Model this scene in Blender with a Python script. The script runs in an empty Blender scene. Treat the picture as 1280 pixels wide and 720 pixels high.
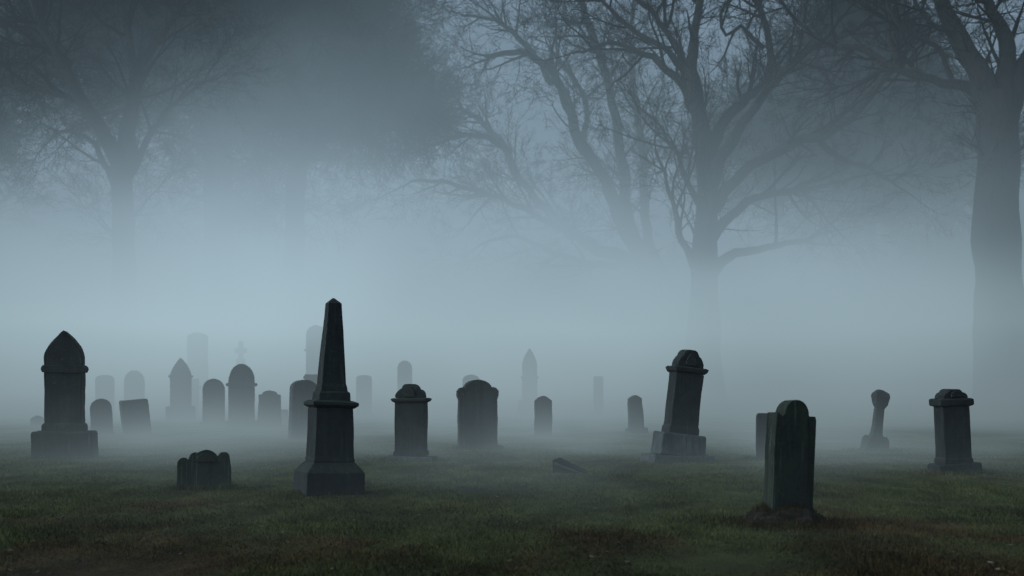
import bpy, bmesh, math, random
import numpy as np
from mathutils import Vector, Matrix, noise

random.seed(7)
rng = np.random.default_rng(11)
C = bpy.context.scene.collection
S = bpy.context.scene
R = math.radians

# ------------------------------------------------------------------ camera
CAMH, FPX, HOR = 1.3, 1778.0, 485.0
cam_d = bpy.data.cameras.new('camera')
cam = bpy.data.objects.new('camera', cam_d)
C.objects.link(cam)
cam.location = (0, 0, CAMH)
cam.rotation_euler = (R(90), 0, 0)
cam_d.sensor_width = 36
cam_d.lens = 50
cam_d.shift_y = (HOR - 360) / 1280
cam_d.clip_end = 3000
cam_d.dof.use_dof = True
cam_d.dof.focus_distance = 20
cam_d.dof.aperture_fstop = 2.2
S.camera = cam

def W(px, py, d):
    return Vector(((px - 640) / FPX * d, d, CAMH + (HOR - py) / FPX * d))

def ground_z(x, y):
    n = noise.noise(Vector((x * .11, y * .11, 3.1))) * .05 + noise.noise(Vector((x * .5, y * .5, 9.1))) * .022
    return n

# ------------------------------------------------------------------ materials
def new_mat(name):
    m = bpy.data.materials.new(name)
    m.use_nodes = True
    nt = m.node_tree
    nt.nodes.clear()
    return m, nt, nt.nodes, nt.links

def N(nt, t, **kw):
    n = nt.nodes.new(t)
    for k, v in kw.items():
        setattr(n, k, v)
    return n

def ramp(nt, fac, stops):
    r = nt.nodes.new('ShaderNodeValToRGB')
    e = r.color_ramp.elements
    while len(e) < len(stops):
        e.new(.5)
    for i, (p, c) in enumerate(stops):
        e[i].position = p
        e[i].color = (c[0], c[1], c[2], 1)
    nt.links.new(fac, r.inputs[0])
    return r.outputs[0]

def mixc(nt, fac, a, b, mode='MIX'):
    m = nt.nodes.new('ShaderNodeMix')
    m.data_type = 'RGBA'
    m.blend_type = mode
    for s, v in ((m.inputs[0], fac), (m.inputs[6], a), (m.inputs[7], b)):
        if isinstance(v, (int, float)):
            s.default_value = v
        elif isinstance(v, tuple):
            s.default_value = (v[0], v[1], v[2], 1)
        else:
            nt.links.new(v, s)
    return m.outputs[2]

def noise_tex(nt, vec, scale, detail=4, rough=.6, stretch=None):
    if stretch:
        mp = nt.nodes.new('ShaderNodeMapping')
        mp.inputs['Scale'].default_value = stretch
        nt.links.new(vec, mp.inputs[0])
        vec = mp.outputs[0]
    n = nt.nodes.new('ShaderNodeTexNoise')
    n.inputs['Scale'].default_value = scale
    n.inputs['Detail'].default_value = detail
    n.inputs['Roughness'].default_value = rough
    nt.links.new(vec, n.inputs['Vector'])
    return n.outputs[0]

def math_n(nt, op, a, b=None, clamp=False):
    m = nt.nodes.new('ShaderNodeMath')
    m.operation = op
    m.use_clamp = clamp
    for s, v in ((m.inputs[0], a), (m.inputs[1], b)):
        if v is None:
            continue
        if isinstance(v, (int, float)):
            s.default_value = v
        else:
            nt.links.new(v, s)
    return m.outputs[0]

def smooth(nt, v, a, b, lo=0., hi=1.):
    m = nt.nodes.new('ShaderNodeMapRange')
    m.interpolation_type = 'SMOOTHSTEP'
    nt.links.new(v, m.inputs[0])
    for i, x in enumerate((a, b, lo, hi)):
        m.inputs[i + 1].default_value = x
    return m.outputs[0]

def stone_mat(name, base, moss=.35, lichen=.5, streak=.5):
    m, nt, nd, lk = new_mat(name)
    geo = N(nt, 'ShaderNodeNewGeometry')
    pos = geo.outputs['Position']
    n1 = noise_tex(nt, pos, 3.0, 6, .65)
    n2 = noise_tex(nt, pos, 28., 4, .7)
    c = ramp(nt, n1, [(.3, [v * .55 for v in base]), (.55, base), (.75, [v * 1.55 for v in base])])
    # vertical weather streaks
    st = noise_tex(nt, pos, 1.0, 4, .6, (13, 13, .7))
    c = mixc(nt, smooth(nt, st, .45, .7, 0, streak), c, tuple(v * .4 for v in base))
    st2 = noise_tex(nt, pos, 1.0, 3, .6, (19, 19, 1.1))
    c = mixc(nt, smooth(nt, st2, .58, .75, 0, streak * .6), c, tuple(v * 4. for v in base))
    # moss growing on upward faces and low down
    sx = N(nt, 'ShaderNodeSeparateXYZ'); lk.new(geo.outputs['Normal'], sx.inputs[0])
    up = smooth(nt, sx.outputs[2], .2, .9)
    mz = smooth(nt, n1, .42, .62)
    c = mixc(nt, math_n(nt, 'MULTIPLY', math_n(nt, 'ADD', math_n(nt, 'MULTIPLY', up, .6), .25), math_n(nt, 'MULTIPLY', mz, moss * 1.6), True), c, (.018, .027, .014))
    li = noise_tex(nt, pos, 9., 5, .75)
    c = mixc(nt, smooth(nt, li, .64, .70, 0, lichen), c, (.075, .09, .082))
    c = mixc(nt, .5, c, ramp(nt, n2, [(.2, (.25, .25, .25)), (.8, (.85, .85, .85))]), 'OVERLAY')
    b = N(nt, 'ShaderNodeBsdfPrincipled')
    b.inputs['Roughness'].default_value = .85
    b.inputs['Specular IOR Level'].default_value = .3
    lk.new(c, b.inputs['Base Color'])
    bp = N(nt, 'ShaderNodeBump')
    bp.inputs['Strength'].default_value = .7
    bp.inputs['Distance'].default_value = .02
    lk.new(mixc(nt, .5, n1, n2), bp.inputs['Height'])
    lk.new(bp.outputs[0], b.inputs['Normal'])
    o = N(nt, 'ShaderNodeOutputMaterial'); lk.new(b.outputs[0], o.inputs[0])
    return m

M_DARK = stone_mat('dark_granite', (.017, .022, .025), .6, .4)
M_GREY = stone_mat('grey_sandstone', (.024, .030, .033), .4, .35)
M_OLIVE = stone_mat('mossy_slate', (.020, .028, .022), .8, .75, 1.2)
M_PALE = stone_mat('pale_plinth_stone', (.056, .070, .075), .25, .3)

def bark_mat():
    m, nt, nd, lk = new_mat('bark')
    geo = N(nt, 'ShaderNodeNewGeometry')
    n = noise_tex(nt, geo.outputs['Position'], 1., 6, .7, (7, 7, 1.3))
    c = ramp(nt, n, [(.3, (.005, .006, .006)), (.7, (.020, .023, .022))])
    b = N(nt, 'ShaderNodeBsdfPrincipled'); b.inputs['Roughness'].default_value = .9
    lk.new(c, b.inputs['Base Color'])
    bp = N(nt, 'ShaderNodeBump'); bp.inputs['Distance'].default_value = .1
    lk.new(n, bp.inputs['Height']); lk.new(bp.outputs[0], b.inputs['Normal'])
    o = N(nt, 'ShaderNodeOutputMaterial'); lk.new(b.outputs[0], o.inputs[0])
    return m
M_BARK = bark_mat()
def twig_mat():
    m, nt, nd, lk = new_mat('twigs')
    b = N(nt, 'ShaderNodeBsdfDiffuse')
    geo = N(nt, 'ShaderNodeNewGeometry')
    lk.new(ramp(nt, noise_tex(nt, geo.outputs['Position'], .8, 2), [(.3, (.006, .008, .008)), (.7, (.016, .018, .018))]), b.inputs[0])
    o = N(nt, 'ShaderNodeOutputMaterial'); lk.new(b.outputs[0], o.inputs[0])
    return m
M_TWIG = twig_mat()

def turf_color(nt, pos, isl=None):
    a = noise_tex(nt, pos, .42, 5, .6, (1, .55, 1))
    b = noise_tex(nt, pos, 1.7, 5, .65, (1, .5, 1))
    sp = N(nt, 'ShaderNodeSeparateXYZ'); nt.links.new(pos, sp.inputs[0])
    green = ramp(nt, b, [(.3, (.044, .052, .023)), (.5, (.068, .080, .036)), (.72, (.100, .112, .052))])
    brown = ramp(nt, b, [(.3, (.040, .029, .016)), (.5, (.074, .054, .028)), (.72, (.118, .088, .048))])
    far = smooth(nt, sp.outputs[1], 11, 16, .03, -.07)
    c = mixc(nt, smooth(nt, math_n(nt, 'ADD', a, far), .47, .62), green, brown)
    d = noise_tex(nt, pos, .9, 3, .6, (1, .35, 1))
    c = mixc(nt, smooth(nt, d, .36, .58, .5, 0.), c, (.020, .022, .016))
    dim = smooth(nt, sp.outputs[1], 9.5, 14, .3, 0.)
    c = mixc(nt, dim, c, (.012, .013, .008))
    return c

def ground_mat():
    m, nt, nd, lk = new_mat('turf_soil')
    geo = N(nt, 'ShaderNodeNewGeometry')
    pos = geo.outputs['Position']
    c = turf_color(nt, pos)
    f = noise_tex(nt, pos, 22, 5, .75)
    c = mixc(nt, .8, c, ramp(nt, f, [(.25, (.15, .15, .15)), (.75, (.9, .9, .9))]), 'OVERLAY')
    b = N(nt, 'ShaderNodeBsdfPrincipled'); b.inputs['Roughness'].default_value = 1
    b.inputs['Specular IOR Level'].default_value = .1
    lk.new(c, b.inputs['Base Color'])
    bp = N(nt, 'ShaderNodeBump'); bp.inputs['Distance'].default_value = .05
    lk.new(f, bp.inputs['Height']); lk.new(bp.outputs[0], b.inputs['Normal'])
    o = N(nt, 'ShaderNodeOutputMaterial'); lk.new(b.outputs[0], o.inputs[0])
    return m
def grass_mat(name, dry):
    m, nt, nd, lk = new_mat(name)
    geo = N(nt, 'ShaderNodeNewGeometry')
    c = turf_color(nt, geo.outputs['Position'])
    if dry:
        c = mixc(nt, .75, c, (.034, .025, .015))
    k = ramp(nt, geo.outputs['Random Per Island'], [(0, (.55, .55, .55)), (.8, (1.15, 1.15, 1.1)), (1, (1.9, 1.75, 1.5))])
    c = mixc(nt, 1., c, k, 'MULTIPLY')
    d = N(nt, 'ShaderNodeBsdfDiffuse'); lk.new(c, d.inputs[0])
    o = N(nt, 'ShaderNodeOutputMaterial'); lk.new(d.outputs[0], o.inputs[0])
    return m

# ------------------------------------------------------------------ object helpers
def tag(o, label=None, cat=None, group=None, kind=None):
    if label: o['label'] = label
    if cat: o['category'] = cat
    if group: o['group'] = group
    if kind: o['kind'] = kind
    return o

def empty(name, loc, rot=(0, 0, 0)):
    e = bpy.data.objects.new(name, None)
    e.location = loc
    e.rotation_euler = rot
    e.empty_display_size = .3
    C.objects.link(e)
    return e

def mesh_obj(name, verts, faces, mat, parent=None, smooth_=False):
    me = bpy.data.meshes.new(name)
    me.from_pydata([tuple(v) for v in verts], [], faces)
    me.update()
    if smooth_:
        me.polygons.foreach_set('use_smooth', [True] * len(me.polygons))
    me.materials.append(mat)
    o = bpy.data.objects.new(name, me)
    C.objects.link(o)
    if parent: o.parent = parent
    return o

def np_mesh(name, v, quads, tris, mat, parent=None):
    """v (n,3); quads (m,4); tris (k,3)"""
    me = bpy.data.meshes.new(name)
    me.vertices.add(len(v)); me.vertices.foreach_set('co', np.asarray(v, np.float32).ravel())
    nq, ntr = len(quads), len(tris)
    loops = np.concatenate([np.asarray(quads, np.int32).ravel(), np.asarray(tris, np.int32).ravel()]) if ntr else np.asarray(quads, np.int32).ravel()
    me.loops.add(len(loops)); me.loops.foreach_set('vertex_index', loops.astype(np.int32))
    me.polygons.add(nq + ntr)
    st = np.concatenate([np.arange(nq) * 4, nq * 4 + np.arange(ntr) * 3]).astype(np.int32)
    me.polygons.foreach_set('loop_start', st)
    me.update(calc_edges=True)
    me.materials.append(mat)
    o = bpy.data.objects.new(name, me)
    C.objects.link(o)
    if parent: o.parent = parent
    return o

# ------------------------------------------------------------------ stone carving
def finish(bm, name, mat, parent, bevel, wear, seed):
    """chamfer the long edges, then wear the surface down a little"""
    bmesh.ops.recalc_face_normals(bm, faces=bm.faces)
    ed = [e for e in bm.edges if len(e.link_faces) == 2 and e.calc_face_angle(0) > R(24)]
    if bevel > 0:
        bmesh.ops.bevel(bm, geom=ed, offset=bevel, segments=2, profile=.6, affect='EDGES', clamp_overlap=True)
    wear *= 1.6
    off = Vector((seed * 3.7, seed * 1.3, 0))
    for v in bm.verts:
        p = v.co * 2.3 + off
        q = v.co * 9 + off
        v.co += Vector((noise.noise(p), noise.noise(p + Vector((9, 0, 0))), noise.noise(p + Vector((0, 9, 0))))) * wear \
              + Vector((noise.noise(q), noise.noise(q + Vector((9, 0, 0))), noise.noise(q + Vector((0, 9, 0))))) * wear * .5
    me = bpy.data.meshes.new(name)
    bm.to_mesh(me); bm.free()
    me.materials.append(mat)
    o = bpy.data.objects.new(name, me)
    C.objects.link(o)
    o.parent = parent
    return o

_sd = [0]
def frustum(name, secs, mat, parent, bevel=.015, wear=.008, off=(0, 0)):
    """secs: list of (z, width_x, depth_y) stacked sections, square plan"""
    _sd[0] += 1
    bm = bmesh.new()
    rings = []
    full = []
    for i, s in enumerate(secs):      # insert intermediate rings so the wear shows
        if i:
            p = secs[i - 1]
            k = max(1, min(8, int(abs(s[0] - p[0]) / .15)))
            for j in range(1, k):
                t = j / k
                full.append(tuple(p[q] + (s[q] - p[q]) * t for q in range(3)))
        full.append(s)
    for (z, w, d) in full:
        ring = []
        n = 4
        for (ax, ay, bx, by) in ((-1, -1, 1, -1), (1, -1, 1, 1), (1, 1, -1, 1), (-1, 1, -1, -1)):
            for k in range(n):
                t = k / n
                ring.append(bm.verts.new(((ax + (bx - ax) * t) * w / 2 + off[0], (ay + (by - ay) * t) * d / 2 + off[1], z)))
        rings.append(ring)
    for a, b in zip(rings, rings[1:]):
        m = len(a)
        for i in range(m):
            bm.faces.new((a[i], a[(i + 1) % m], b[(i + 1) % m], b[i]))
    bm.faces.new(rings[0][::-1]); bm.faces.new(rings[-1])
    return finish(bm, name, mat, parent, bevel, wear, _sd[0])

def slab(name, pts, depth, mat, parent, bevel=.015, wear=.008, y0=0.):
    """pts: outline in x,z (counter-clockwise); extruded along y"""
    _sd[0] += 1
    # resample long edges
    out = []
    m = len(pts)
    for i in range(m):
        a, b = pts[i], pts[(i + 1) % m]
        L = math.hypot(b[0] - a[0], b[1] - a[1])
        k = max(1, int(L / .14))
        for j in range(k):
            t = j / k
            out.append((a[0] + (b[0] - a[0]) * t, a[1] + (b[1] - a[1]) * t))
    bm = bmesh.new()
    f = [bm.verts.new((x, y0 - depth / 2, z)) for x, z in out]
    b = [bm.verts.new((x, y0 + depth / 2, z)) for x, z in out]
    n = len(out)
    for i in range(n):
        bm.faces.new((f[i], f[(i + 1) % n], b[(i + 1) % n], b[i]))
    bm.faces.new(f[::-1]); bm.faces.new(b)
    return finish(bm, name, mat, parent, bevel, wear, _sd[0])

def arc(cx, cz, rx, rz, a0, a1, n=10):
    return [(cx + rx * math.cos(R(a0 + (a1 - a0) * i / n)), cz + rz * math.sin(R(a0 + (a1 - a0) * i / n))) for i in range(n + 1)]

# outline families, all from z0 up to h
def o_round(w, h, z0=0, rise=None, tw=None):
    tw = tw or w
    rise = rise if rise is not None else w / 2
    return [(-w / 2, z0), (w / 2, z0)] + arc(0, h - rise, tw / 2, rise, 0, 180, 14)
def o_gothic(w, h, z0=0, rise=.5):
    pts = [(-w / 2, z0), (w / 2, z0)]
    for i in range(9):
        t = i / 8
        pts.append((w / 2 * (1 - t ** 1.55), h - rise + rise * (1 - (1 - t) ** 1.02)))
    for i in range(7, -1, -1):
        t = i / 8
        pts.append((-w / 2 * (1 - t ** 1.55), h - rise + rise * (1 - (1 - t) ** 1.02)))
    return pts
def o_shoulder(w, h, z0=0, drop=.12, lobe=.62, tw=None, sh=.02):
    tw = tw or w
    r = tw * lobe / 2
    return [(-w / 2, z0), (w / 2, z0), (tw / 2, h - drop - sh)] + [(tw / 2 - .01, h - drop)] + arc(0, h - drop, r, drop, 0, 180, 12)[0:] + [(-tw / 2 + .01, h - drop), (-tw / 2, h - drop - sh)]
def o_flat(w, h, z0=0, tw=None, skew=0., c=.03):
    tw = tw or w
    return [(-w / 2, z0), (w / 2, z0), (tw / 2, h - c - skew), (tw / 2 - c, h - skew), (-tw / 2 + c, h), (-tw / 2, h - c)]
def o_peak(w, h, z0=0, rise=.1, tw=None):
    tw = tw or w
    return [(-w / 2, z0), (w / 2, z0), (tw / 2, h - rise)] + [(tw * .28, h - rise * .35), (tw * .08, h), (-tw * .08, h), (-tw * .28, h - rise * .35)] + [(-tw / 2, h - rise)]

SPOTS = []
def place(name, px, base, rotz=0, lean=0, tip=0, sink=.03):
    """px,base: where the foot meets the turf in the 1280x720 frame; distance follows from the level ground"""
    d = CAMH * FPX / (base - HOR)
    s = d / FPX
    x = (px - 640) * s
    e = empty(name, (x, d, ground_z(x, d) - sink), (R(tip), R(lean), R(rotz)))
    if d < 36 and name != 'fallen_slab': SPOTS.append((x, d, s))
    return e, s

# ---- large foreground and middle monuments ---------------------------------
def obelisk():
    e, s = place('obelisk', 411, 617, rotz=21, lean=1.4)
    k = s * 1 / (math.cos(R(21)) + math.sin(R(21)))       # silhouette width of a rotated square
    H = lambda y: (617 - y) * s
    frustum('base', [(-.05, 95 * k, 95 * k), (H(587), 94 * k, 94 * k), (H(575), 68 * k, 68 * k)], M_DARK, e, .012, .008)
    frustum('die', [(H(576.5), 64 * k, 64 * k), (H(572), 66 * k, 66 * k), (H(568), 64 * k, 64 * k), (H(507), 60 * k, 60 * k)], M_DARK, e, .008, .006)
    frustum('cornice', [(H(507.5), 61 * k, 61 * k), (H(504), 74 * k, 74 * k), (H(500), 74 * k, 74 * k), (H(498), 62 * k, 62 * k)], M_DARK, e, .008, .006)
    frustum('step', [(H(498.5), 52 * k, 52 * k), (H(488), 50 * k, 50 * k), (H(486), 44 * k, 44 * k)], M_DARK, e, .008, .006)
    frustum('shaft', [(H(487), 44 * k, 44 * k), (H(481), 42 * k, 42 * k), (H(477), 39 * k, 39 * k), (H(377), 22 * k, 22 * k), (H(370), 3 * k, 3 * k)], M_DARK, e, .006, .006)
    tag(e, 'tall dark stone obelisk with pointed tip on a stepped square pedestal', 'monument')

def gothic_monument():
    e, s = place('gothic_headstone', 81, 573, rotz=6)
    H = lambda y: (573 - y) * s
    frustum('base', [(-.05, 74 * s, 46 * s), (H(540), 73 * s, 45 * s), (H(537), 70 * s, 42 * s)], M_DARK, e, .02, .012)
    frustum('plinth', [(H(537.5), 51 * s, 30 * s), (H(530), 51 * s, 30 * s), (H(527), 47 * s, 27 * s)], M_DARK, e, .012, .008)
    slab('shaft', o_gothic(46 * s, H(411), H(528), H(411) - H(444)), 24 * s, M_DARK, e, .02, .010)
    slab('moulding', [(-25 * s, H(464)), (25 * s, H(464)), (26.6 * s, H(460)), (26 * s, H(457.5)), (24 * s, H(455)), (-24 * s, H(455)), (-26 * s, H(457.5)), (-26.6 * s, H(460))], 28 * s, M_DARK, e, .008, .006)
    tag(e, 'large dark pointed arch headstone with side mouldings on a broad block, far left', 'gravestone')

def lobed_marker():
    e, s = place('lobed_headstone', 255, 611, rotz=10)
    H = lambda y: (611 - y) * s
    pts = [(-34 * s, -.05), (34 * s, -.05), (32 * s, H(570))] + arc(24.5 * s, H(569), 7.5 * s, 6 * s, 0, 125, 6) + \
        arc(2 * s, H(577), 17 * s, 17 * s, 28, 118, 8) + arc(-11 * s, H(569), 7 * s, 6 * s, 70, 175, 5) + [(-18.5 * s, H(571))] + arc(-25.5 * s, H(576), 7 * s, 6.5 * s, 40, 180, 7)
    slab('slab', pts, 17 * s, M_OLIVE, e, .02, .014)
    # carved tympanum moulding standing proud of the face
    slab('moulding', arc(2 * s, H(577), 13 * s, 13 * s, 10, 170, 10), 3 * s, M_OLIVE, e, .008, .006, y0=-9.2 * s)
    tag(e, 'squat dark headstone with rounded lobes along its top, left of the obelisk', 'gravestone')

def capped(px, base, top, w, wb, label, name='capped_headstone', lean=0, rotz=8, bulge=False, mat=None, basemat=None, two_step=False, taper=1., dark=None):
    """pillar-like headstone: base slab, shaft, cornice and rounded carved crown"""
    mat = mat or M_DARK
    basemat = basemat or M_PALE
    e, s = place(name, px, base, rotz=rotz, lean=lean)
    T = (base - top) * s
    w *= s; wb *= s
    if two_step:
        frustum('lower_base', [(-.08, wb, wb * .7), (T * .078, wb * .985, wb * .69)], basemat, e, .015, .012).rotation_euler = (0, R(-lean * .75), 0)
        frustum('base', [(T * .070, wb * .74, wb * .5), (T * .25, wb * .72, wb * .48), (T * .262, wb * .68, wb * .45)], basemat, e, .015, .010)
        z = T * .26
    else:
        hb = T * .15 if bulge else T * .085
        frustum('base', [(-.08, wb, wb * .62), (hb * .92, wb * .98, wb * .6), (hb, wb * .93, wb * .56)], basemat, e, .018, .016)
        z = hb - .003
    D = w * .62
    sw = w * .78
    zb, zt = (.80, .89) if bulge else ((.79, .845) if two_step else (.765, .82))
    frustum('shaft', [(z, sw * 1.1, D * 1.05), (z + T * .05, sw * 1.08, D * 1.04), (z + T * .07, sw * taper, D), (T * zb, sw, D * .96)], mat, e, .012, .008)
    frustum('cornice', [(T * zb - .003, sw * 1.02, D), (T * (zb + .012), w * (1 if bulge else .92), D * 1.15), (T * (zt - .012), w, D * 1.2), (T * zt, w * .88, D)], mat, e, .012, .010)
    zc = T * zt - .003
    q = w * .76
    h = T - zc
    prof = [(.50, 0), (.49, .22), (.45, .42), (.38, .58), (.29, .66), (.27, .80), (.20, .95), (.10, 1.0)]
    pts = [(q * a, zc + h * b) for a, b in prof] + [(-q * a, zc + h * b) for a, b in prof[::-1]]
    slab('crown', pts, D * .85, mat, e, .02, .016)
    slab('boss', arc(0, zc + h * .1, q * .2, h * .7, 0, 180, 8), D * .12, mat, e, .01, .006, y0=-D * .46)
    tag(e, label, 'gravestone')
    return e

def ridge_top():
    """leaning slab in front, with its earth mound"""
    e, s = place('leaning_headstone', 983, 655, rotz=17, lean=3.2, sink=.02)
    H = lambda y: (655 - y) * s
    w = 56 * s
    pts = [(-w / 2, -.05), (w / 2, -.05), (w / 2, H(521)), (w / 2 - .012, H(516)), (w * .33, H(517))] + arc(0, H(516), w * .31, H(497) - H(516), 0, 180, 12) + [(-w * .36, H(518)), (-w / 2, H(514)), (-w / 2, H(522))]
    slab('slab', pts, 26 * s, M_OLIVE, e, .012, .007)
    tag(e, 'nearest tall mossy headstone with round centre and square shoulders, leaning right', 'gravestone')
    return e, s

obelisk(); gothic_monument(); lobed_marker()
near, ns = ridge_top()
capped(514, 576, 478, 48, 60, 'dark headstone with carved rounded crown on a flat pale slab, right of the obelisk', rotz=-6)
capped(846, 577, 434, 46, 80, 'tall headstone with carved crown leaning right on a two step pale base', lean=6.5, rotz=14, two_step=True)
e = capped(1193, 594, 485, 45, 56, 'dark headstone with heavy domed cap on a block, under the far right tree', lean=-2.5, rotz=9, bulge=True, basemat=M_DARK)

# broad shouldered stone in the middle
def broad():
    e, s = place('broad_headstone', 597, 560, rotz=10)
    H = lambda y: (560 - y) * s
    w = 49 * s
    pts = [(-w / 2, H(553)), (w / 2, H(553)), (w / 2, H(496)), (w * .53, H(491)), (w * .535, H(485)), (w * .47, H(481)), (w * .38, H(480))] + \
        arc(0, H(482), w * .36, H(471) - H(482), 8, 172, 10) + [(-w * .38, H(480)), (-w * .47, H(481)), (-w * .535, H(485)), (-w * .53, H(491)), (-w / 2, H(496))]
    slab('slab', pts, 15 * s, M_GREY, e, .02, .01)
    frustum('base', [(-.06, 61 * s, 30 * s), (H(553), 60 * s, 29 * s)], M_GREY, e, .02, .012)
    slab('panel', o_shoulder(w * .78, H(482), H(547), H(482) - H(488), .7), .03, M_GREY, e, .006, .003, y0=-7.5 * s - .004)
    tag(e, 'broad grey headstone with curved top and knobbed shoulders, centre of the field', 'gravestone')
broad()

def simple(px, base, pts_fn, label, name='headstone', depth=9, rotz=8, lean=0, tip=0, mat=None, foot=None, group=None, sink=.05, moulding=None, wear=.009):
    e, s = place(name, px, base, rotz=rotz, lean=lean, tip=tip, sink=sink)
    slab('slab', pts_fn(s), depth * s, mat or M_GREY, e, .02, wear)
    if foot:
        fw, fh = foot
        frustum('base', [(-.1, fw * s, (depth + 9) * s), (fh * s + sink, fw * s * .97, (depth + 8) * s)], mat or M_GREY, e, .02, .012)
    if moulding:
        mw, mh = moulding
        slab('moulding', [(-mw * .46 * s, mh * s - .06), (mw * .46 * s, mh * s - .06), (mw / 2 * s, mh * s), (mw * .46 * s, mh * s + .05), (-mw * .46 * s, mh * s + .05), (-mw / 2 * s, mh * s)], (depth + 4) * s, mat or M_GREY, e, .01, .006)
    tag(e, label, 'gravestone', group)
    return e

simple(128, 543, lambda s: o_round(26 * s, 47 * s, -.05, 13 * s), 'small round topped dark headstone just right of the big pointed monument', 'rounded_headstone', lean=-3, foot=(30, 2))
simple(172, 543, lambda s: o_flat(33 * s, 46 * s, -.05, 33 * s, .5 * s), 'flat topped thick slab leaning left, tallest part cut square', 'square_headstone', depth=18, rotz=24, lean=-7)
simple(131, 524, lambda s: o_round(22 * s, 57 * s, -.05, 5 * s), 'hazy narrow headstone with softened corners behind the small round topped one', 'faded_headstone', rotz=0, foot=(27, 4))
simple(168, 524, lambda s: o_round(24 * s, 62 * s, -.05, 13 * s), 'hazy round arched headstone rising behind the leaning square slab', 'faded_headstone', rotz=0, foot=(29, 4))
simple(226, 527, lambda s: o_gothic(26 * s, 81 * s, -.05, 22 * s), 'pointed arch grey headstone on a block, with a faint taller slab behind', 'pointed_headstone', foot=(36, 19), moulding=(30, 58))
simple(243, 523, lambda s: o_flat(11 * s, 51 * s, -.05), 'thin hazy post like stone touching the right side of the pointed grey headstone', 'stone_post', foot=(14, 3), moulding=(17, 40), depth=7)
simple(247, 520.5, lambda s: o_round(25 * s, 106 * s, -.05, 6 * s), 'very faint tall slab behind the pointed grey headstone', 'faded_headstone', rotz=0, foot=(31, 6))
simple(267, 533, lambda s: o_round(27 * s, 61 * s, -.05, 14 * s), 'medium round arched headstone immediately left of the tallest arched one', 'rounded_headstone', foot=(33, 5))
simple(302, 534, lambda s: o_round(32 * s, 81 * s, -.05, 22 * s), 'tallest round arched dark headstone with side mouldings in the middle row', 'arched_headstone', foot=(39, 8), moulding=(39, 55))
simple(337, 534, lambda s: o_shoulder(30 * s, 48 * s, -.05, 5 * s, .7, 27 * s, .05), 'short shouldered headstone widening to its foot, right of the tallest arched one', 'shouldered_headstone', rotz=4)
simple(378, 549, lambda s: o_round(34 * s, 77 * s, -.05, 10 * s, 32 * s), 'thick dark headstone with a low curved top half behind the obelisk', 'curved_headstone', depth=15, rotz=22, lean=1.5)
simple(356, 527, lambda s: o_flat(9 * s, 17 * s, -.05), 'tiny low stone stub between the short shouldered and the thick curved headstones', 'footstone')
simple(47, 533, lambda s: o_peak(17 * s, 15 * s, -.05, 4 * s), 'tiny low footstone hazy behind the left edge of the big pointed monument', 'footstone')
simple(389, 528, lambda s: o_flat(17 * s, 62 * s, -.05), 'hazy square capped stone peeping out between curved headstone and obelisk', 'square_headstone', moulding=(20, 58), depth=12)
simple(395, 520.5, lambda s: o_round(25 * s, 115 * s, -.05, 13 * s), 'faint tall round topped monument rising left of the obelisk spire', 'faded_monument', foot=(34, 12), moulding=(30, 84))
simple(455, 520.5, lambda s: o_round(19 * s, 53 * s, -.05, 3 * s), 'faint squarish headstone in fog just right of the obelisk pedestal', 'faded_headstone', rotz=0, foot=(24, 3))
simple(506, 520.5, lambda s: o_round(18 * s, 71 * s, -.05, 10 * s), 'faint round topped headstone rising behind the crowned stone right of the obelisk', 'faded_headstone', rotz=0, foot=(24, 5))
simple(589, 524, lambda s: o_round(22 * s, 57 * s, -.05, 8 * s), 'pale hazy headstone whose top peeps over the broad central headstone', 'faded_headstone', rotz=0)
simple(679, 545, lambda s: o_peak(22 * s, 53 * s, -.05, 6 * s), 'plain narrow headstone with low peaked top, alone right of centre', 'peaked_headstone', rotz=4, foot=(25, 2))
simple(662, 520.5, lambda s: o_gothic(19 * s, 87 * s, -.05, 22 * s), 'faint pointed monument in fog behind the plain narrow peaked headstone', 'faded_monument', rotz=0, foot=(30, 20), moulding=(23, 50))
simple(748, 520.5, lambda s: o_flat(12 * s, 51 * s, -.05), 'faintest small headstone, barely seen in fog right of centre', 'faded_headstone', rotz=0)
simple(796, 541, lambda s: o_peak(20 * s, 49 * s, -.05, 4 * s, 17 * s), 'small hazy headstone leaning left, standing left of the leaning crowned headstone', 'peaked_headstone', lean=-3.5, foot=(26, 6))
simple(961, 574, lambda s: o_flat(31 * s, 61 * s, -.05, 31 * s), 'plain square headstone mostly hidden behind the nearest leaning one', 'square_headstone', depth=8, rotz=0, mat=M_GREY)

# hazy monument with a cross finial
def cross_monument():
    e, s = place('cross_monument', 301, 520, rotz=0)
    frustum('base', [(-.1, 22 * s, 18 * s), (20 * s, 20 * s, 16 * s)], M_GREY, e, .02, .01)
    frustum('shaft', [(20 * s - .003, 13 * s, 10 * s), (72 * s, 10 * s, 8 * s)], M_GREY, e, .02, .01)
    a = 3.0 * s
    z = 82 * s
    slab('cross', [(-a, 71.9 * s), (a, 71.9 * s), (a, z - a), (2.4 * a, z - a), (2.4 * a, z + a), (a * 1.2, z + a), (a * .8, z + 4 * a), (-a * .8, z + 4 * a), (-a * 1.2, z + a), (-2.4 * a, z + a), (-2.4 * a, z - a), (-a, z - a)], 6 * s, M_GREY, e, .02, .008)
    tag(e, 'very faint cross topped monument behind the tallest round arched headstone', 'monument')
cross_monument()

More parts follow.
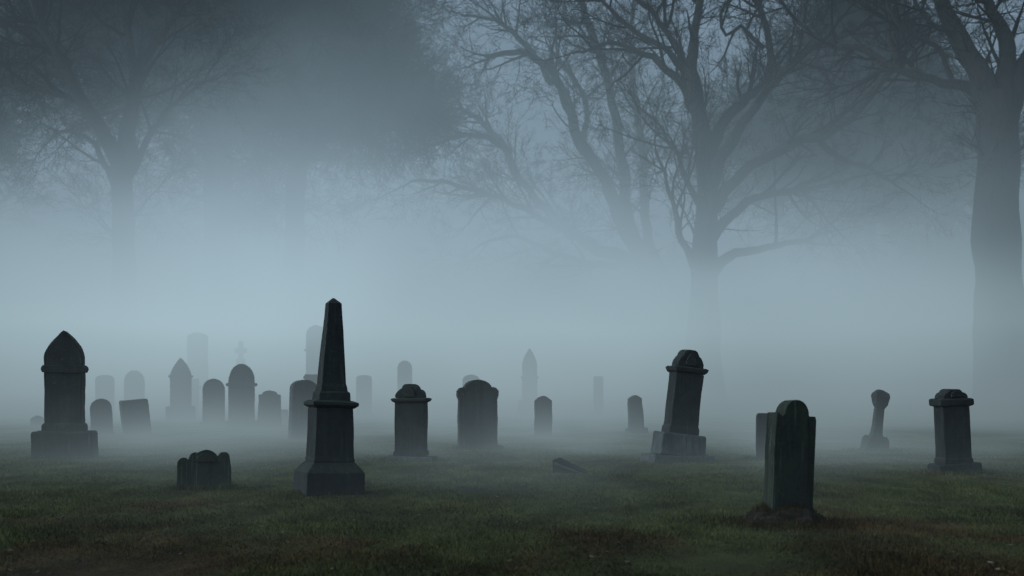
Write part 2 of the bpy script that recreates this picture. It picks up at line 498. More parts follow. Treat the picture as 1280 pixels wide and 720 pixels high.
# broken fallen slab lying in the grass
def fallen():
    e, s = place('fallen_slab', 714, 591, rotz=-14)
    w, t = 42 * s, 20 * s
    slab('slab', [(-w / 2, -.06), (w / 2 - .02, -.06), (w / 2, .035), (-w * .40, t), (-w / 2, t * .93)], .34, M_DARK, e, .006, .004)
    slab('edge', [(-w * .44, t * .62), (w * .42, .01), (w * .42, .03), (-w * .44, t * .80)], .05, M_PALE, e, .004, .002, y0=-.172)  # pale strip added as a painted highlight along the slab
    tag(e, 'low fallen broken slab lying tilted in the grass', 'gravestone')
fallen()

# slender leaning pedestal with a vase shaped head
def urn_post():
    e, s = place('urn_monument', 1093, 563, rotz=8, lean=6.5)
    H = lambda y: (563 - y) * s
    frustum('base', [(-.08, 31 * s, 24 * s), (H(546), 27 * s, 22 * s), (H(542), 22 * s, 18 * s)], M_GREY, e, .02, .014)
    frustum('shaft', [(H(543), 15 * s, 13 * s), (H(538), 12 * s, 11 * s), (H(507), 10.5 * s, 10 * s)], M_GREY, e, .02, .012)
    frustum('urn', [(H(507.5), 10 * s, 9 * s), (H(502), 15 * s, 14 * s), (H(492), 19 * s, 17 * s), (H(488), 18 * s, 16 * s), (H(484), 7 * s, 6 * s)], M_GREY, e, .025, .018)
    tag(e, 'slender leaning pillar topped by a worn urn, on a block, right side', 'monument')
urn_post()

# ------------------------------------------------------------------ trees
class Geo:
    def __init__(self): self.v = []; self.f = []
    def tube(self, pts, rad, n=6, lump=0.):
        base = len(self.v)
        up = Vector((.3, 1, .2)).normalized()
        m = len(pts)
        for i, p in enumerate(pts):
            t = (pts[min(i + 1, m - 1)] - pts[max(i - 1, 0)])
            if t.length < 1e-6: t = Vector((0, 0, 1))
            t.normalize()
            a = t.cross(up)
            if a.length < .05: a = t.cross(Vector((1, 0, 0)))
            a.normalize(); b = t.cross(a)
            for k in range(n):
                th = 2 * math.pi * k / n
                r = rad[i]
                if lump: r *= 1 + lump * noise.noise(Vector((math.cos(th) * 1.5, math.sin(th) * 1.5, p.z * .5)))
                self.v.append(p + (a * math.cos(th) + b * math.sin(th)) * r)
        for i in range(m - 1):
            for k in range(n):
                self.f.append((base + i * n + k, base + i * n + (k + 1) % n, base + (i + 1) * n + (k + 1) % n, base + (i + 1) * n + k))

def spline(pts, rad, step):
    """Catmull-Rom through authored joints"""
    P = [pts[0] * 2 - pts[1]] + list(pts) + [pts[-1] * 2 - pts[-2]]
    outp, outr = [], []
    for i in range(1, len(P) - 2):
        p0, p1, p2, p3 = P[i - 1:i + 3]
        L = (p2 - p1).length
        k = max(2, int(L / step))
        for j in range(k):
            t = j / k
            outp.append(.5 * ((2 * p1) + (p2 - p0) * t + (2 * p0 - 5 * p1 + 4 * p2 - p3) * t * t + (3 * p1 - p0 - 3 * p2 + p3) * t ** 3))
            outr.append(rad[i - 1] + (rad[i] - rad[i - 1]) * t)
    outp.append(P[-2]); outr.append(rad[-1])
    return outp, outr

def rdir():
    while True:
        v = Vector((random.uniform(-1, 1), random.uniform(-1, 1), random.uniform(-1, 1)))
        if .1 < v.length < 1: return v.normalized()

def branch_path(p, d, L, wig, lift, seg):
    n = max(3, int(L / seg))
    pts = [p.copy()]
    st = L / n
    for i in range(n):
        d = (d + rdir() * wig + Vector((0, 0, lift))).normalized()
        p = p + d * st
        pts.append(p.copy())
    return pts

# twig spray templates: (origins, dirs) to be replicated
def spray_template(seed):
    r = random.Random(seed)
    V, Q, T = [], [], []
    def tw(p, d, L, rad):
        a = d.cross(Vector((.2, .5, 1))).normalized(); b = d.cross(a)
        k = len(V)
        mid = p + d * L * .5 + Vector((r.uniform(-1, 1), r.uniform(-1, 1), r.uniform(-.6, 1))) * L * .07
        tip = p + d * L + Vector((r.uniform(-1, 1), r.uniform(-1, 1), r.uniform(-.4, 1))) * L * .16
        for q, s in ((p, rad), (mid, rad * .75)):
            for c in range(3):
                th = c * 2.094
                V.append(q + (a * math.cos(th) + b * math.sin(th)) * s)
        V.append(tip)
        for c in range(3):
            e = (c + 1) % 3
            Q.append((k + c, k + e, k + 3 + e, k + 3 + c))
            T.append((k + 3 + c, k + 3 + e, k + 6))
        return mid, tip
    main = Vector((0, 0, 1))
    m, t = tw(Vector((0, 0, 0)), main, 1.0, .016)
    n = 11
    for i in range(n):
        f = .12 + .85 * i / n
        th = i * 2.4 + r.uniform(-.4, .4)
        an = R(r.uniform(28, 62))
        d = Vector((math.cos(th) * math.sin(an), math.sin(th) * math.sin(an), math.cos(an)))
        o = Vector((0, 0, f)) if f > .5 else Vector((0, 0, f))
        l = r.uniform(.35, .7) * (1.1 - f * .5)
        mm, tt = tw(m * (f * 2) if f < .5 else m + (t - m) * ((f - .5) * 2), d, l, .010)
        if i % 2 == 0:
            d2 = (d + Vector((r.uniform(-1, 1), r.uniform(-1, 1), r.uniform(-.5, 1))) * .7).normalized()
            tw(mm, d2, l * .6, .008)
    return np.array([tuple(v) for v in V]), np.array(Q), np.array(T)
TEMPL = [spray_template(i) for i in range(5)]

def rot_to(d, roll):
    z = d.normalized()
    a = Vector((0, 0, 1)).cross(z)
    q = Vector((0, 0, 1)).rotation_difference(z).to_matrix() @ Matrix.Rotation(roll, 3, 'Z')
    return np.array(q)

def build_tree(name, label, d, base_px, trunk, limbs, depth_amp=.12, kids=(7, 6, 5), lens=(4.2, 2.1, 1.05), spray=(1.0, 1.5), twigr=1., lift=.05, seed=1, nspray=2, group=None, extra_r=1.):
    random.seed(seed)
    s = d / FPX
    bx = (base_px - 640) * s
    e = empty(name, (bx, d, 0))
    org = Vector((bx, d, 0))
    def conv(pl, first_depth=0., amp=1.):
        pts, rad = [], []
        ph = first_depth
        for i, (x, y, w) in enumerate(pl):
            if i: ph += amp * math.hypot(x - pl[i - 1][0], y - pl[i - 1][1]) * s
            pts.append(W(x, y, d) + Vector((0, ph, 0)) - org)
            rad.append(w * s / 2)
        return pts, rad
    # trunk down to the ground with a root flare
    tp, tr = conv(trunk, 0, 0)
    w0 = tr[0]
    foot = [Vector((tp[0].x * .9, 0, -.3)), Vector((tp[0].x * .9, 0, .25)), Vector((tp[0].x * .95, 0, 1.3))]
    tp = foot + [p for p in tp if p.z > 2.2]
    tr = [w0 * 1.6, w0 * 1.3, w0 * 1.06] + tr[-(len(tp) - 3):]
    P, Rr = spline(tp, tr, .6)
    g = Geo(); g.tube(P, Rr, 18, .22)
    mesh_obj('trunk', g.v, g.f, M_BARK, e, True)
    sources = [(P[len(P) // 2:], Rr[len(P) // 2:])]
    for li, L in enumerate(limbs):
        amp = random.uniform(-1, 1) * depth_amp * 3
        lp, lr = conv(L, 0, amp)
        lr = [r * extra_r for r in lr]
        P, Rr = spline(lp, lr, .45)
        # knobbly wander
        P = [P[0]] + [p + Vector((noise.noise(p * .9 + Vector((li, 0, 0))), noise.noise(p * .9 + Vector((0, li, 5))), noise.noise(p * .9 + Vector((3, li, 0))))) * .22 for p in P[1:]]
        g = Geo(); g.tube(P, Rr, 9, .2)
        mesh_obj('limb', g.v, g.f, M_BARK, e, True)
        sources.append((P, Rr))
    cg = Geo()
    sprays = []
    def grow(P, Rr, lev):
        cnt = kids[lev]
        total = sum((P[i + 1] - P[i]).length for i in range(len(P) - 1))
        if lev == 0: cnt = max(3, int(cnt * total / 8))
        for c in range(cnt):
            f = random.uniform(.22 if lev else .25, 1.) if c else 1.
            i = min(int(f * (len(P) - 1)), len(P) - 1)
            p = P[i]; r = Rr[i]
            t = (P[min(i + 1, len(P) - 1)] - P[max(i - 1, 0)]).normalized()
            v = rdir(); v = (v - t * v.dot(t)).normalized()
            ang = R(random.uniform(25, 68)) if c else R(random.uniform(5, 22))
            dd = t * math.cos(ang) + v * math.sin(ang)
            L = lens[lev] * random.uniform(.55, 1.35) * (1.15 - .45 * f)
            cr = min(r * .62, (.095, .042, .022)[lev] * random.uniform(.8, 1.3)) if r > .02 else r * .7
            Q = branch_path(p, dd, L, (.19, .24, .28)[lev], lift * (1, 1, .6)[lev], (.55, .38, .3)[lev])
            m = len(Q)
            q = [max(cr * (1 - .72 * k / (m - 1)), .007) for k in range(m)]
            cg.tube(Q, q, (5, 4, 3)[lev])
            if lev < 2: grow(Q, q, lev + 1)
            else:
                for k in range(nspray):
                    ii = m - 1 if k == 0 else random.randrange(1, m)
                    sprays.append((Q[ii], (Q[ii] - Q[ii - 1]).normalized() + rdir() * (.15 if k == 0 else .9), random.uniform(*spray)))
    for P, Rr in sources: grow(P, Rr, 0)
    # crown mesh: woven branches plus twig sprays
    V = [np.array([tuple(v) for v in cg.v])]
    Q = [np.array(cg.f)]
    T = []
    off = len(cg.v)
    by = {}
    for sp in sprays: by.setdefault(random.randrange(len(TEMPL)), []).append(sp)
    for k, lst in by.items():
        tv, tq, tt = TEMPL[k]
        M = np.stack([rot_to(Vector(dv).normalized(), random.uniform(0, 6.28)) * sc for _, dv, sc in lst])
        pos = np.array([tuple(p) for p, _, _ in lst])
        allv = np.einsum('nij,kj->nki', M, tv * np.array([1, 1, 1.])) + pos[:, None, :]
        n = len(lst); m = len(tv)
        V.append(allv.reshape(-1, 3))
        o = (off + np.arange(n) * m)[:, None, None]
        Q.append((tq[None] + o).reshape(-1, 4)); T.append((tt[None] + o).reshape(-1, 3))
        off += n * m
    np_mesh('crown', np.concatenate(V), np.concatenate(Q), np.concatenate(T), M_TWIG, e)
    tag(e, label, 'tree', group)
    print(name, 'sprays', len(sprays), 'verts', off)
    return e

# big oak right of centre
build_tree('bare_oak', 'big bare oak with dark branching crown behind the leaning crowned headstone', 76, 880,
    [(880, 490, 46), (880, 400, 38), (882, 320, 32), (884, 250, 28), (882, 200, 25), (880, 165, 22)],
    [[(880, 200, 22), (874, 150, 19), (866, 105, 15), (862, 60, 11), (868, 25, 9), (872, -20, 8), (860, -80, 5)],
     [(870, 140, 13), (855, 108, 10), (835, 85, 8), (805, 66, 7), (765, 55, 5), (720, 62, 3)],
     [(866, 110, 10), (845, 60, 8), (820, 25, 6), (790, -5, 5), (750, -30, 3)],
     [(862, 95, 9), (835, 62, 7), (800, 40, 6), (770, 15, 5), (740, -20, 3)],
     [(886, 190, 17), (905, 150, 13), (935, 122, 11), (957, 105, 10), (966, 70, 9), (960, 30, 8), (948, -10, 7), (950, -70, 5)],
     [(885, 240, 18), (902, 195, 14), (925, 160, 11), (960, 112, 10), (1000, 78, 8), (1045, 60, 7), (1080, 30, 4)],
     [(892, 262, 17), (915, 228, 13), (945, 203, 11), (985, 186, 10), (1025, 178, 9), (1060, 145, 8), (1090, 110, 7), (1112, 75, 5), (1120, 20, 3)],
     [(888, 350, 14), (912, 320, 11), (950, 308, 8), (1000, 300, 6), (1050, 285, 3)],
     [(890, 300, 13), (920, 262, 10), (960, 245, 8), (1010, 238, 6), (1060, 225, 3)],
     [(955, 60, 6), (925, 35, 5), (905, 45, 4), (900, 20, 4), (920, -10, 3)],
     [(876, 260, 9), (860, 225, 7), (850, 190, 5), (830, 150, 4), (800, 120, 3)],
     [(874, 340, 10), (850, 290, 7), (835, 240, 5), (822, 190, 3)],
     [(1025, 178, 8), (1050, 195, 6), (1090, 205, 5), (1130, 230, 3)]],
    kids=(7, 5, 3), lens=(4.0, 2.2, 1.2), nspray=1, spray=(.7, 1.2), seed=3, extra_r=1.15)

build_tree('gnarled_oak', 'thick trunked bare oak at the right edge with a long limb reaching left', 65, 1247,
    [(1249, 500, 64), (1249, 400, 60), (1248, 300, 58), (1247, 200, 54), (1246, 150, 52), (1248, 115, 46)],
    [[(1240, 140, 34), (1226, 92, 27), (1208, 55, 23), (1192, 22, 19), (1180, -15, 16), (1160, -80, 9)],
     [(1252, 140, 30), (1262, 88, 22), (1262, 45, 17), (1250, 12, 13), (1238, -20, 11), (1240, -90, 7)],
     [(1256, 140, 30), (1275, 95, 24), (1300, 60, 18), (1330, 20, 13), (1360, -40, 8)],
     [(1238, 130, 19), (1215, 106, 14), (1185, 98, 11), (1150, 86, 10), (1122, 74, 9), (1098, 50, 8), (1060, 42, 7), (1030, 26, 6), (1005, -5, 5), (985, -50, 3)],
     [(1122, 74, 8), (1110, 40, 6), (1120, 10, 5), (1135, -30, 4)],
     [(1150, 86, 7), (1110, 84, 5), (1070, 100, 4), (1030, 104, 3)],
     [(1190, 98, 7), (1165, 62, 6), (1130, 50, 5), (1100, 20, 4), (1080, -20, 3)],
     [(1200, 40, 8), (1175, 35, 6), (1150, 15, 5), (1130, -30, 3)]],
    kids=(9, 5, 3), lens=(2.9, 1.7, 1.0), nspray=1, spray=(.6, 1.0), seed=5, extra_r=1.12)

# wide spreading tree behind the oak
build_tree('spreading_tree', 'hazy bare tree with long limbs fanning out left from behind the big bare oak', 95, 866,
    [(866, 480, 40), (864, 430, 36), (856, 395, 32), (846, 374, 28)],
    [[(852, 390, 26), (815, 345, 20), (780, 290, 16), (757, 235, 13), (728, 192, 11), (704, 135, 9), (686, 100, 8), (650, 84, 6), (605, 90, 4)],
     [(846, 376, 20), (800, 330, 15), (745, 305, 12), (700, 270, 10), (660, 225, 8), (628, 165, 7), (600, 130, 6), (565, 110, 4), (535, 118, 3)],
     [(820, 345, 16), (785, 280, 12), (776, 210, 10), (764, 150, 9), (745, 85, 8), (720, 25, 7), (708, -20, 6), (690, -80, 4)],
     [(838, 360, 15), (812, 300, 11), (806, 230, 9), (806, 170, 8), (795, 105, 7), (790, 40, 5), (800, -30, 4)],
     [(745, 305, 9), (700, 288, 7), (650, 262, 6), (600, 245, 5), (555, 236, 4), (520, 238, 3)],
     [(640, 190, 6), (600, 170, 5), (565, 175, 4), (530, 190, 3)],
     [(690, 105, 7), (665, 60, 6), (640, 30, 5), (610, 10, 4), (580, 5, 3)],
     [(800, 332, 9), (740, 330, 7), (690, 318, 5), (640, 300, 4), (600, 310, 3)],
     [(728, 190, 7), (735, 140, 6), (720, 100, 5), (690, 60, 4)]],
    kids=(8, 4, 4), lens=(3.6, 1.9, 1.1), nspray=1, spray=(.9, 1.4), seed=8, extra_r=1.25)

# tree beyond, between the oaks: only a dark tangle of crown
def generic_limbs(cx, cy, spread, top, n, w, rnd, right=1.):
    out = []
    for i in range(n):
        f = (i / (n - 1)) * 2 - 1
        ex = cx + f * spread * (right if f > 0 else 1)
        ey = top + abs(f) ** 1.6 * (cy - top) * .75 + rnd.uniform(-25, 25)
        mx, my = cx + f * spread * .35, cy + (ey - cy) * .45
        out.append([(cx, cy + 12, w * .6), (cx + f * spread * .1, cy - 18, w * .45), (mx + rnd.uniform(-8, 8), my - 5, w * .3), (cx + f * spread * .68 + rnd.uniform(-14, 14), cy + (ey - cy) * .8, w * .18), (ex, ey, w * .08)])
    return out
rr = random.Random(4)
build_tree('dense_crowned_tree', 'shadowy tree far back whose dense crown fills the gap between the two big oaks', 93, 1085,
    [(1085, 490, 34), (1085, 400, 31), (1083, 320, 28), (1080, 270, 26)],
    generic_limbs(1080, 275, 150, 60, 11, 30, rr), kids=(12, 8, 6), lens=(3.6, 2.4, 1.4), nspray=2, spray=(1.0, 1.6), seed=12)

# left hand group
build_tree('forked_tree', 'hazy bare tree at the left with a trunk forking low into two heavy stems', 76, 155,
    [(157, 490, 36), (156, 400, 32), (155, 300, 29), (152, 230, 27), (152, 195, 25)],
    [[(152, 210, 20), (130, 165, 15), (105, 125, 13), (88, 75, 11), (66, 40, 9), (52, -5, 8), (30, -60, 5)],
     [(155, 210, 20), (160, 150, 17), (166, 100, 15), (178, 65, 12), (200, 30, 9), (230, -10, 7), (250, -60, 4)],
     [(160, 170, 11), (172, 110, 9), (160, 60, 8), (150, 10, 7), (140, -50, 5)],
     [(128, 162, 8), (95, 125, 7), (55, 112, 6), (10, 108, 5), (-40, 100, 3)],
     [(90, 80, 8), (60, 62, 7), (25, 40, 6), (-10, 10, 5), (-40, -20, 3)],
     [(150, 240, 8), (110, 175, 5), (75, 160, 4), (45, 175, 3)],
     [(158, 230, 9), (180, 175, 7), (205, 130, 6), (235, 105, 4), (262, 92, 3)],
     [(66, 42, 6), (40, 35, 5), (10, 0, 4), (-20, -40, 3)]],
    kids=(8, 4, 4), lens=(3.2, 1.8, 1.1), nspray=1, spray=(.9, 1.3), seed=21, extra_r=1.2)
rr = random.Random(9)
build_tree('dense_crowned_tree', 'shadowy tree with heavy dark crown standing behind and right of the forked tree', 88, 272,
    [(273, 490, 44), (273, 400, 40), (273, 300, 37), (273, 220, 35), (273, 175, 32)],
    generic_limbs(272, 165, 175, -80, 11, 34, rr), kids=(10, 7, 5), lens=(4.2, 2.8, 1.6), nspray=2, spray=(1.2, 2.0), seed=31)
rr = random.Random(19)
build_tree('dense_crowned_tree', 'shadowy tree with wide low crown ending beside the open patch of sky', 89, 372,
    [(368, 490, 30), (368, 400, 28), (368, 300, 26), (370, 230, 24), (375, 195, 22)],
    generic_limbs(365, 180, 115, -70, 10, 26, rr, .8) + [[(378, 200, 15), (405, 160, 12), (440, 130, 9), (475, 112, 7), (508, 118, 3)], [(376, 205, 14), (400, 180, 11), (435, 168, 8), (470, 158, 6), (500, 160, 3)], [(376, 190, 15), (405, 130, 12), (435, 80, 9), (462, 50, 6), (478, 40, 3)]], kids=(10, 7, 5), lens=(4.2, 2.7, 1.5), nspray=2, spray=(1.1, 1.9), seed=41)

rr = random.Random(29)
build_tree('dense_crowned_tree', 'shadowy tree half out of frame behind the forked tree at the left edge', 96, -25,
    [(-25, 490, 34), (-25, 400, 31), (-24, 300, 28), (-22, 190, 25)],
    generic_limbs(-20, 165, 130, -60, 9, 28, rr), kids=(10, 7, 5), lens=(3.4, 2.2, 1.3), nspray=2, spray=(1.0, 1.7), seed=51)

# ------------------------------------------------------------------ ground and grass
def axis(a, b, fine_a, fine_b, fs, cs):
    v = []
    x = a
    while x < b:
        v.append(x)
        x += fs if fine_a <= x < fine_b else cs
    v.append(b)
    return v
xs = axis(-600, 600, -16, 16, .25, 12)
ys = axis(-60, 900, 4, 40, .25, 12)
gv = [(x, y, ground_z(x, y)) for y in ys for x in xs]
nx = len(xs)
gf = [(j * nx + i, j * nx + i + 1, (j + 1) * nx + i + 1, (j + 1) * nx + i) for j in range(len(ys) - 1) for i in range(nx - 1)]
tag(mesh_obj('ground', gv, gf, ground_mat(), None, True), kind='structure')

def blades(n, xf, yf, hmin, hmax, wid, lean, name, mat, label, rnd):
    X, Y = xf(n), yf
    Y = Y(n) if callable(Y) else Y
    return None

def make_blades(X, Y, H, Wd, lean, mat, name, label):
    n = len(X)
    Z = np.array([ground_z(x, y) for x, y in zip(X, Y)]) - .004
    if name == 'withered_grass':
        q = 1 - ((X - MOUND[0]) / .37) ** 2 - ((Y - MOUND[1]) / .24) ** 2
        Z = Z + .19 * np.sqrt(np.clip(q, 0, 1))
    th = rng.uniform(0, 2 * np.pi, n)
    a = np.stack([np.cos(th), np.sin(th), 0 * th], 1)
    ph = rng.uniform(0, 2 * np.pi, n)
    ld = np.stack([np.cos(ph), np.sin(ph), 0 * ph], 1) * (rng.uniform(.15, 1, n) * lean * H)[:, None]
    base = np.stack([X, Y, Z], 1)
    up = np.stack([0 * H, 0 * H, H], 1)
    w = Wd[:, None]
    v = np.stack([base - a * w / 2, base + a * w / 2, base + up * .55 + ld * .35 + a * w * .36, base + up * .55 + ld * .35 - a * w * .36, base + up * (1 - .25 * lean) + ld], 1).reshape(-1, 3)
    o = (np.arange(n) * 5)[:, None]
    q = np.array([[0, 1, 2, 3]]) + o
    t = np.array([[3, 2, 4]]) + o
    ob = np_mesh(name, v, q, t, mat)
    tag(ob, label, 'grass', None, 'stuff')
    return ob

n = 330000
u = rng.uniform(0, 1, n)
Y = 8.6 * (34 / 8.6) ** u
half = Y * .385 + .8
X = rng.uniform(-1, 1, n) * half
patch = np.array([noise.noise(Vector((x * .9, y * .6, 2))) for x, y in zip(X, Y)])
keep = rng.uniform(-.5, .9, n) < patch + 1.6
X, Y, patch = X[keep], Y[keep], patch[keep]
H = (.028 + .028 * rng.uniform(0, 1, len(X)) ** 2) * (1 + patch * .6)
make_blades(X, Y, H, .004 + .003 * rng.uniform(0, 1, len(X)), 1.0, grass_mat('turf_blades', False), 'grass', 'short damp green and brown turf covering the foreground')

# withered long grass and soil heaped round the foot of the nearest stone
mx, my = near.location.x, near.location.y
g = Geo()
bm = bmesh.new()
bmesh.ops.create_icosphere(bm, subdivisions=5, radius=1)
for v in bm.verts:
    c = v.co.copy()
    f = 1 + .16 * noise.noise(c * 2.2) + .10 * noise.noise(c * 6) + .05 * noise.noise(c * 15)
    v.co = Vector((c.x * .37 * f, c.y * .24 * f, max(c.z, -.3) * .20 * f))
me = bpy.data.meshes.new('earth_mound')
bm.to_mesh(me); bm.free()
me.polygons.foreach_set('use_smooth', [True] * len(me.polygons))
def soil_mat():
    m, nt, nd, lk = new_mat('damp_soil')
    geo = N(nt, 'ShaderNodeNewGeometry')
    n1 = noise_tex(nt, geo.outputs['Position'], 14, 6, .75)
    c = ramp(nt, n1, [(.3, (.008, .006, .005)), (.55, (.020, .014, .010)), (.75, (.04, .03, .02))])
    b = N(nt, 'ShaderNodeBsdfPrincipled'); b.inputs['Roughness'].default_value = 1
    lk.new(c, b.inputs['Base Color'])
    bp = N(nt, 'ShaderNodeBump'); bp.inputs['Distance'].default_value = .05
    lk.new(n1, bp.inputs['Height']); lk.new(bp.outputs[0], b.inputs['Normal'])
    o = N(nt, 'ShaderNodeOutputMaterial'); lk.new(b.outputs[0], o.inputs[0])
    return m
me.materials.append(soil_mat())
mound = bpy.data.objects.new('earth_mound', me)
mound.location = (mx - .03, my, ground_z(mx, my) + .0)
C.objects.link(mound)
tag(mound, 'low brown heap of soil and dead turf around the foot of the nearest leaning headstone', 'mound')
k = 5000
ang = rng.uniform(0, 2 * np.pi, k); MOUND = (mx - .03, my)
rad = np.abs(rng.normal(.32, .22, k))
make_blades(mx + np.cos(ang) * rad * 1.25, my - .05 + np.sin(ang) * rad, rng.uniform(.03, .09, k), rng.uniform(.004, .007, k), 1.1, grass_mat('withered_blades', True), 'withered_grass', 'withered brown longer grass around the foot of the nearest leaning headstone')

# uncut grass left standing against the feet of the nearer stones
tx, ty = [], []
for (x, y, s_) in SPOTS:
    for q in range(900):
        a_ = random.uniform(0, 6.28); r_ = abs(random.gauss(0, 1))
        hw = 34 * s_
        tx.append(x + math.cos(a_) * hw * (.75 + .3 * r_)); ty.append(y - .08 + math.sin(a_) * hw * (.5 + .3 * r_))
tx, ty = np.array(tx), np.array(ty)
make_blades(tx, ty, rng.uniform(.04, .12, len(tx)), rng.uniform(.005, .008, len(tx)), .8, bpy.data.materials['turf_blades'], 'uncut_grass', 'longer uncut grass standing against the feet of the nearer stones')

# fallen leaves scattered on the turf
k = 120
u = rng.uniform(0, 1, k); Y = 9 * (22 / 9) ** u; X = rng.uniform(-1, 1, k) * (Y * .38)
vv, ff = [], []
for x, y in zip(X, Y):
    z = ground_z(x, y) + random.uniform(.02, .035)
    a = random.uniform(0, 6.28); s = random.uniform(.012, .026)
    c, sn = math.cos(a), math.sin(a)
    b = len(vv)
    for (px, py, pz) in ((-1.3, 0, .1), (-.4, -.7, .3), (.7, -.5, 0), (1.4, 0, .4), (.6, .6, .1), (-.5, .6, -.1)):
        vv.append((x + s * (px * c - py * sn), y + s * (px * sn + py * c), z + pz * s * random.uniform(0, 1.4)))
    ff.append(tuple(range(b, b + 6)))
m, nt, nd, lk = new_mat('dead_leaves')
geo = N(nt, 'ShaderNodeNewGeometry')
b = N(nt, 'ShaderNodeBsdfPrincipled'); b.inputs['Roughness'].default_value = .6
lk.new(ramp(nt, geo.outputs['Random Per Island'], [(0, (.035, .022, .012)), (.7, (.09, .06, .035)), (1, (.15, .13, .10))]), b.inputs['Base Color'])
o = N(nt, 'ShaderNodeOutputMaterial'); lk.new(b.outputs[0], o.inputs[0])
lo = mesh_obj('fallen_leaves', vv, ff, m)
tag(lo, 'small dead leaves scattered over the foreground turf', 'leaves', None, 'stuff')

# ------------------------------------------------------------------ fog: an absorbing volume over the field that glows by itself
def fog_mat():
    m, nt, nd, lk = new_mat('fog_volume')
    tc = N(nt, 'ShaderNodeNewGeometry')
    pos = tc.outputs['Position']
    sp = N(nt, 'ShaderNodeSeparateXYZ'); lk.new(pos, sp.inputs[0])
    x, y, z = sp.outputs
    mul = lambda a, b: math_n(nt, 'MULTIPLY', a, b)
    add = lambda a, b: math_n(nt, 'ADD', a, b)
    ex = lambda h: math_n(nt, 'EXPONENT', math_n(nt, 'MULTIPLY', z, -1. / h))
    wisp = noise_tex(nt, pos, .07, 2, .55, (1, .6, 1.6))
    wispf = smooth(nt, wisp, .3, .7, .4, 1.6)
    near_r = smooth(nt, y, 18, 62)
    main = mul(near_r, add(mul(ex(5.8), .036), .0028))
    billow = noise_tex(nt, pos, .045, 2, .5, (1, .8, 1.2))
    lift = math_n(nt, 'MULTIPLY', math_n(nt, 'SUBTRACT', billow, .5), -13.)
    zb = add(add(z, lift), mul(math_n(nt, 'ABSOLUTE', add(x, 8.)), .06))
    bank = mul(mul(smooth(nt, y, 42, 68), smooth(nt, zb, 2.5, 15.5, 1., 0.)), .11)
    pool = mul(mul(smooth(nt, y, 63, 72), smooth(nt, z, 3.5, 9.5, 1., 0.)), .13)
    back = mul(mul(smooth(nt, y, 74, 86), smooth(nt, y, 96, 112, 1., 0.)), .022)
    low = noise_tex(nt, pos, .22, 2, .6, (1, .45, .6))
    mist = mul(mul(smooth(nt, y, 8.5, 34), ex(.40)), mul(smooth(nt, low, .32, .68, .15, 1.9), .12))
    edge = smooth(nt, z, 30, 42, 1, 0)
    dens = mul(add(mul(add(add(add(main, bank), pool), back), wispf), mist), edge)
    # glow put into the fog as emission, standing in for scattered skylight
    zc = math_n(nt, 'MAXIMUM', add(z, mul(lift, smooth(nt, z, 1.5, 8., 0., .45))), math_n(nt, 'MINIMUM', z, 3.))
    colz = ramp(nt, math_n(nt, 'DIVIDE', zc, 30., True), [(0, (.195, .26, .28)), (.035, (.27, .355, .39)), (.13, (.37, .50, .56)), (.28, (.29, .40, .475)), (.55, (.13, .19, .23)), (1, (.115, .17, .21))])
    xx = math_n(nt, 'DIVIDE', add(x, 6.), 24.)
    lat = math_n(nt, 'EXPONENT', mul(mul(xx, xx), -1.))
    lat = add(mul(lat, .50), .49)  # brighter core painted into the emission, like sun glow behind the fog
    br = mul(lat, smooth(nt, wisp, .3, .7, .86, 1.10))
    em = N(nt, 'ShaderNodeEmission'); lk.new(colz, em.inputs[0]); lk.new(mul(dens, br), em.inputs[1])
    ab = N(nt, 'ShaderNodeVolumeAbsorption'); ab.inputs[0].default_value = (0, 0, 0, 1); lk.new(dens, ab.inputs[1])
    ad = N(nt, 'ShaderNodeAddShader'); lk.new(em.outputs[0], ad.inputs[0]); lk.new(ab.outputs[0], ad.inputs[1])
    o = N(nt, 'ShaderNodeOutputMaterial'); lk.new(ad.outputs[0], o.inputs['Volume'])
    m.cycles.volume_step_rate = .13
    return m
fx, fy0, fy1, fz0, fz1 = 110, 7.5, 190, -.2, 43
fv = [(-fx, fy0, fz0), (fx, fy0, fz0), (fx, fy1, fz0), (-fx, fy1, fz0), (-fx, fy0, fz1), (fx, fy0, fz1), (fx, fy1, fz1), (-fx, fy1, fz1)]
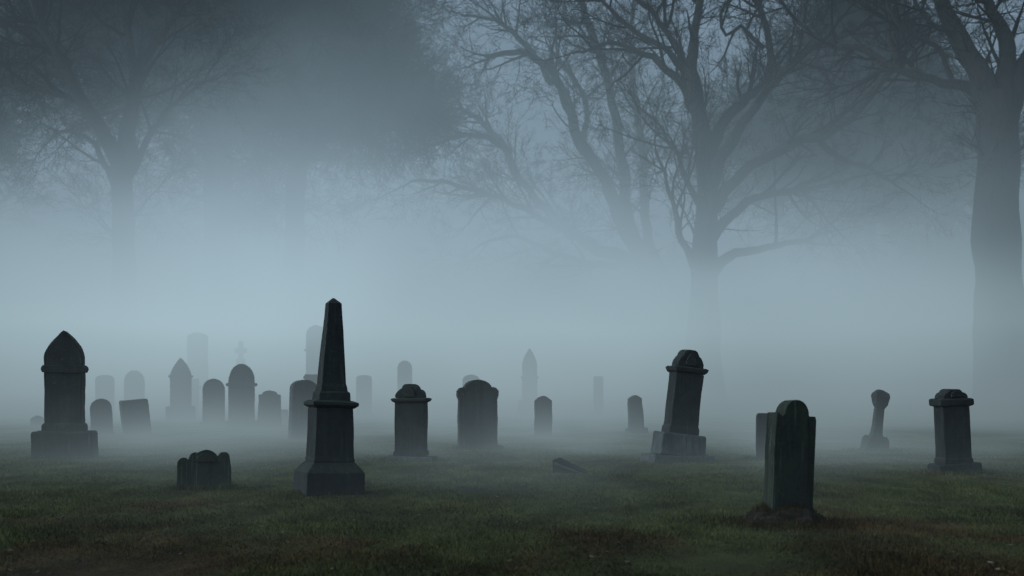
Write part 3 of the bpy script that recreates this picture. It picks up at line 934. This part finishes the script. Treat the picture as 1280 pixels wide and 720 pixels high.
fog = mesh_obj('fog', fv, [(0, 3, 2, 1), (4, 5, 6, 7), (0, 1, 5, 4), (1, 2, 6, 5), (2, 3, 7, 6), (3, 0, 4, 7)], fog_mat())
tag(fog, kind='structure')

# ------------------------------------------------------------------ light
SUN_EL, SUN_AZ = 30, 110         # veiled, away to the left
w = bpy.data.worlds.new('World'); S.world = w
w.use_nodes = True
nt = w.node_tree
bg = nt.nodes['Background']
sky = nt.nodes.new('ShaderNodeTexSky')
sky.sky_type = 'NISHITA'; sky.sun_disc = False
sky.sun_elevation = R(SUN_EL); sky.sun_rotation = R(-SUN_AZ)
sky.air_density = 1.0; sky.dust_density = 3; sky.ozone_density = 2
hs = nt.nodes.new('ShaderNodeHueSaturation'); hs.inputs['Saturation'].default_value = .42
nt.links.new(sky.outputs[0], hs.inputs['Color'])
mm = nt.nodes.new('ShaderNodeMix'); mm.data_type = 'RGBA'; mm.blend_type = 'MULTIPLY'; mm.inputs[0].default_value = 1
nt.links.new(hs.outputs[0], mm.inputs[6]); mm.inputs[7].default_value = (.78, .97, 1.12, 1)
nt.links.new(mm.outputs[2], bg.inputs[0])
bg.inputs[1].default_value = .12
sl = bpy.data.lights.new('sun', 'SUN'); sl.energy = .5; sl.angle = R(25); sl.color = (1, .96, .9)
so = bpy.data.objects.new('sun', sl); C.objects.link(so)
sd = Vector((-math.sin(R(SUN_AZ)) * math.cos(R(SUN_EL)), math.cos(R(SUN_AZ)) * math.cos(R(SUN_EL)), math.sin(R(SUN_EL))))
so.rotation_euler = (-sd).to_track_quat('-Z', 'Y').to_euler()

S.view_settings.view_transform = 'Standard'
S.view_settings.look = 'None'
S.view_settings.exposure = 0
S.render.engine = 'CYCLES'
S.cycles.use_denoising = True
S.cycles.max_bounces = 6
S.cycles.diffuse_bounces = 1
S.cycles.use_adaptive_sampling = True
S.cycles.adaptive_threshold = .03
S.cycles.adaptive_min_samples = 16
S.cycles.volume_bounces = 0
S.cycles.volume_step_rate = 1
S.cycles.volume_max_steps = 512
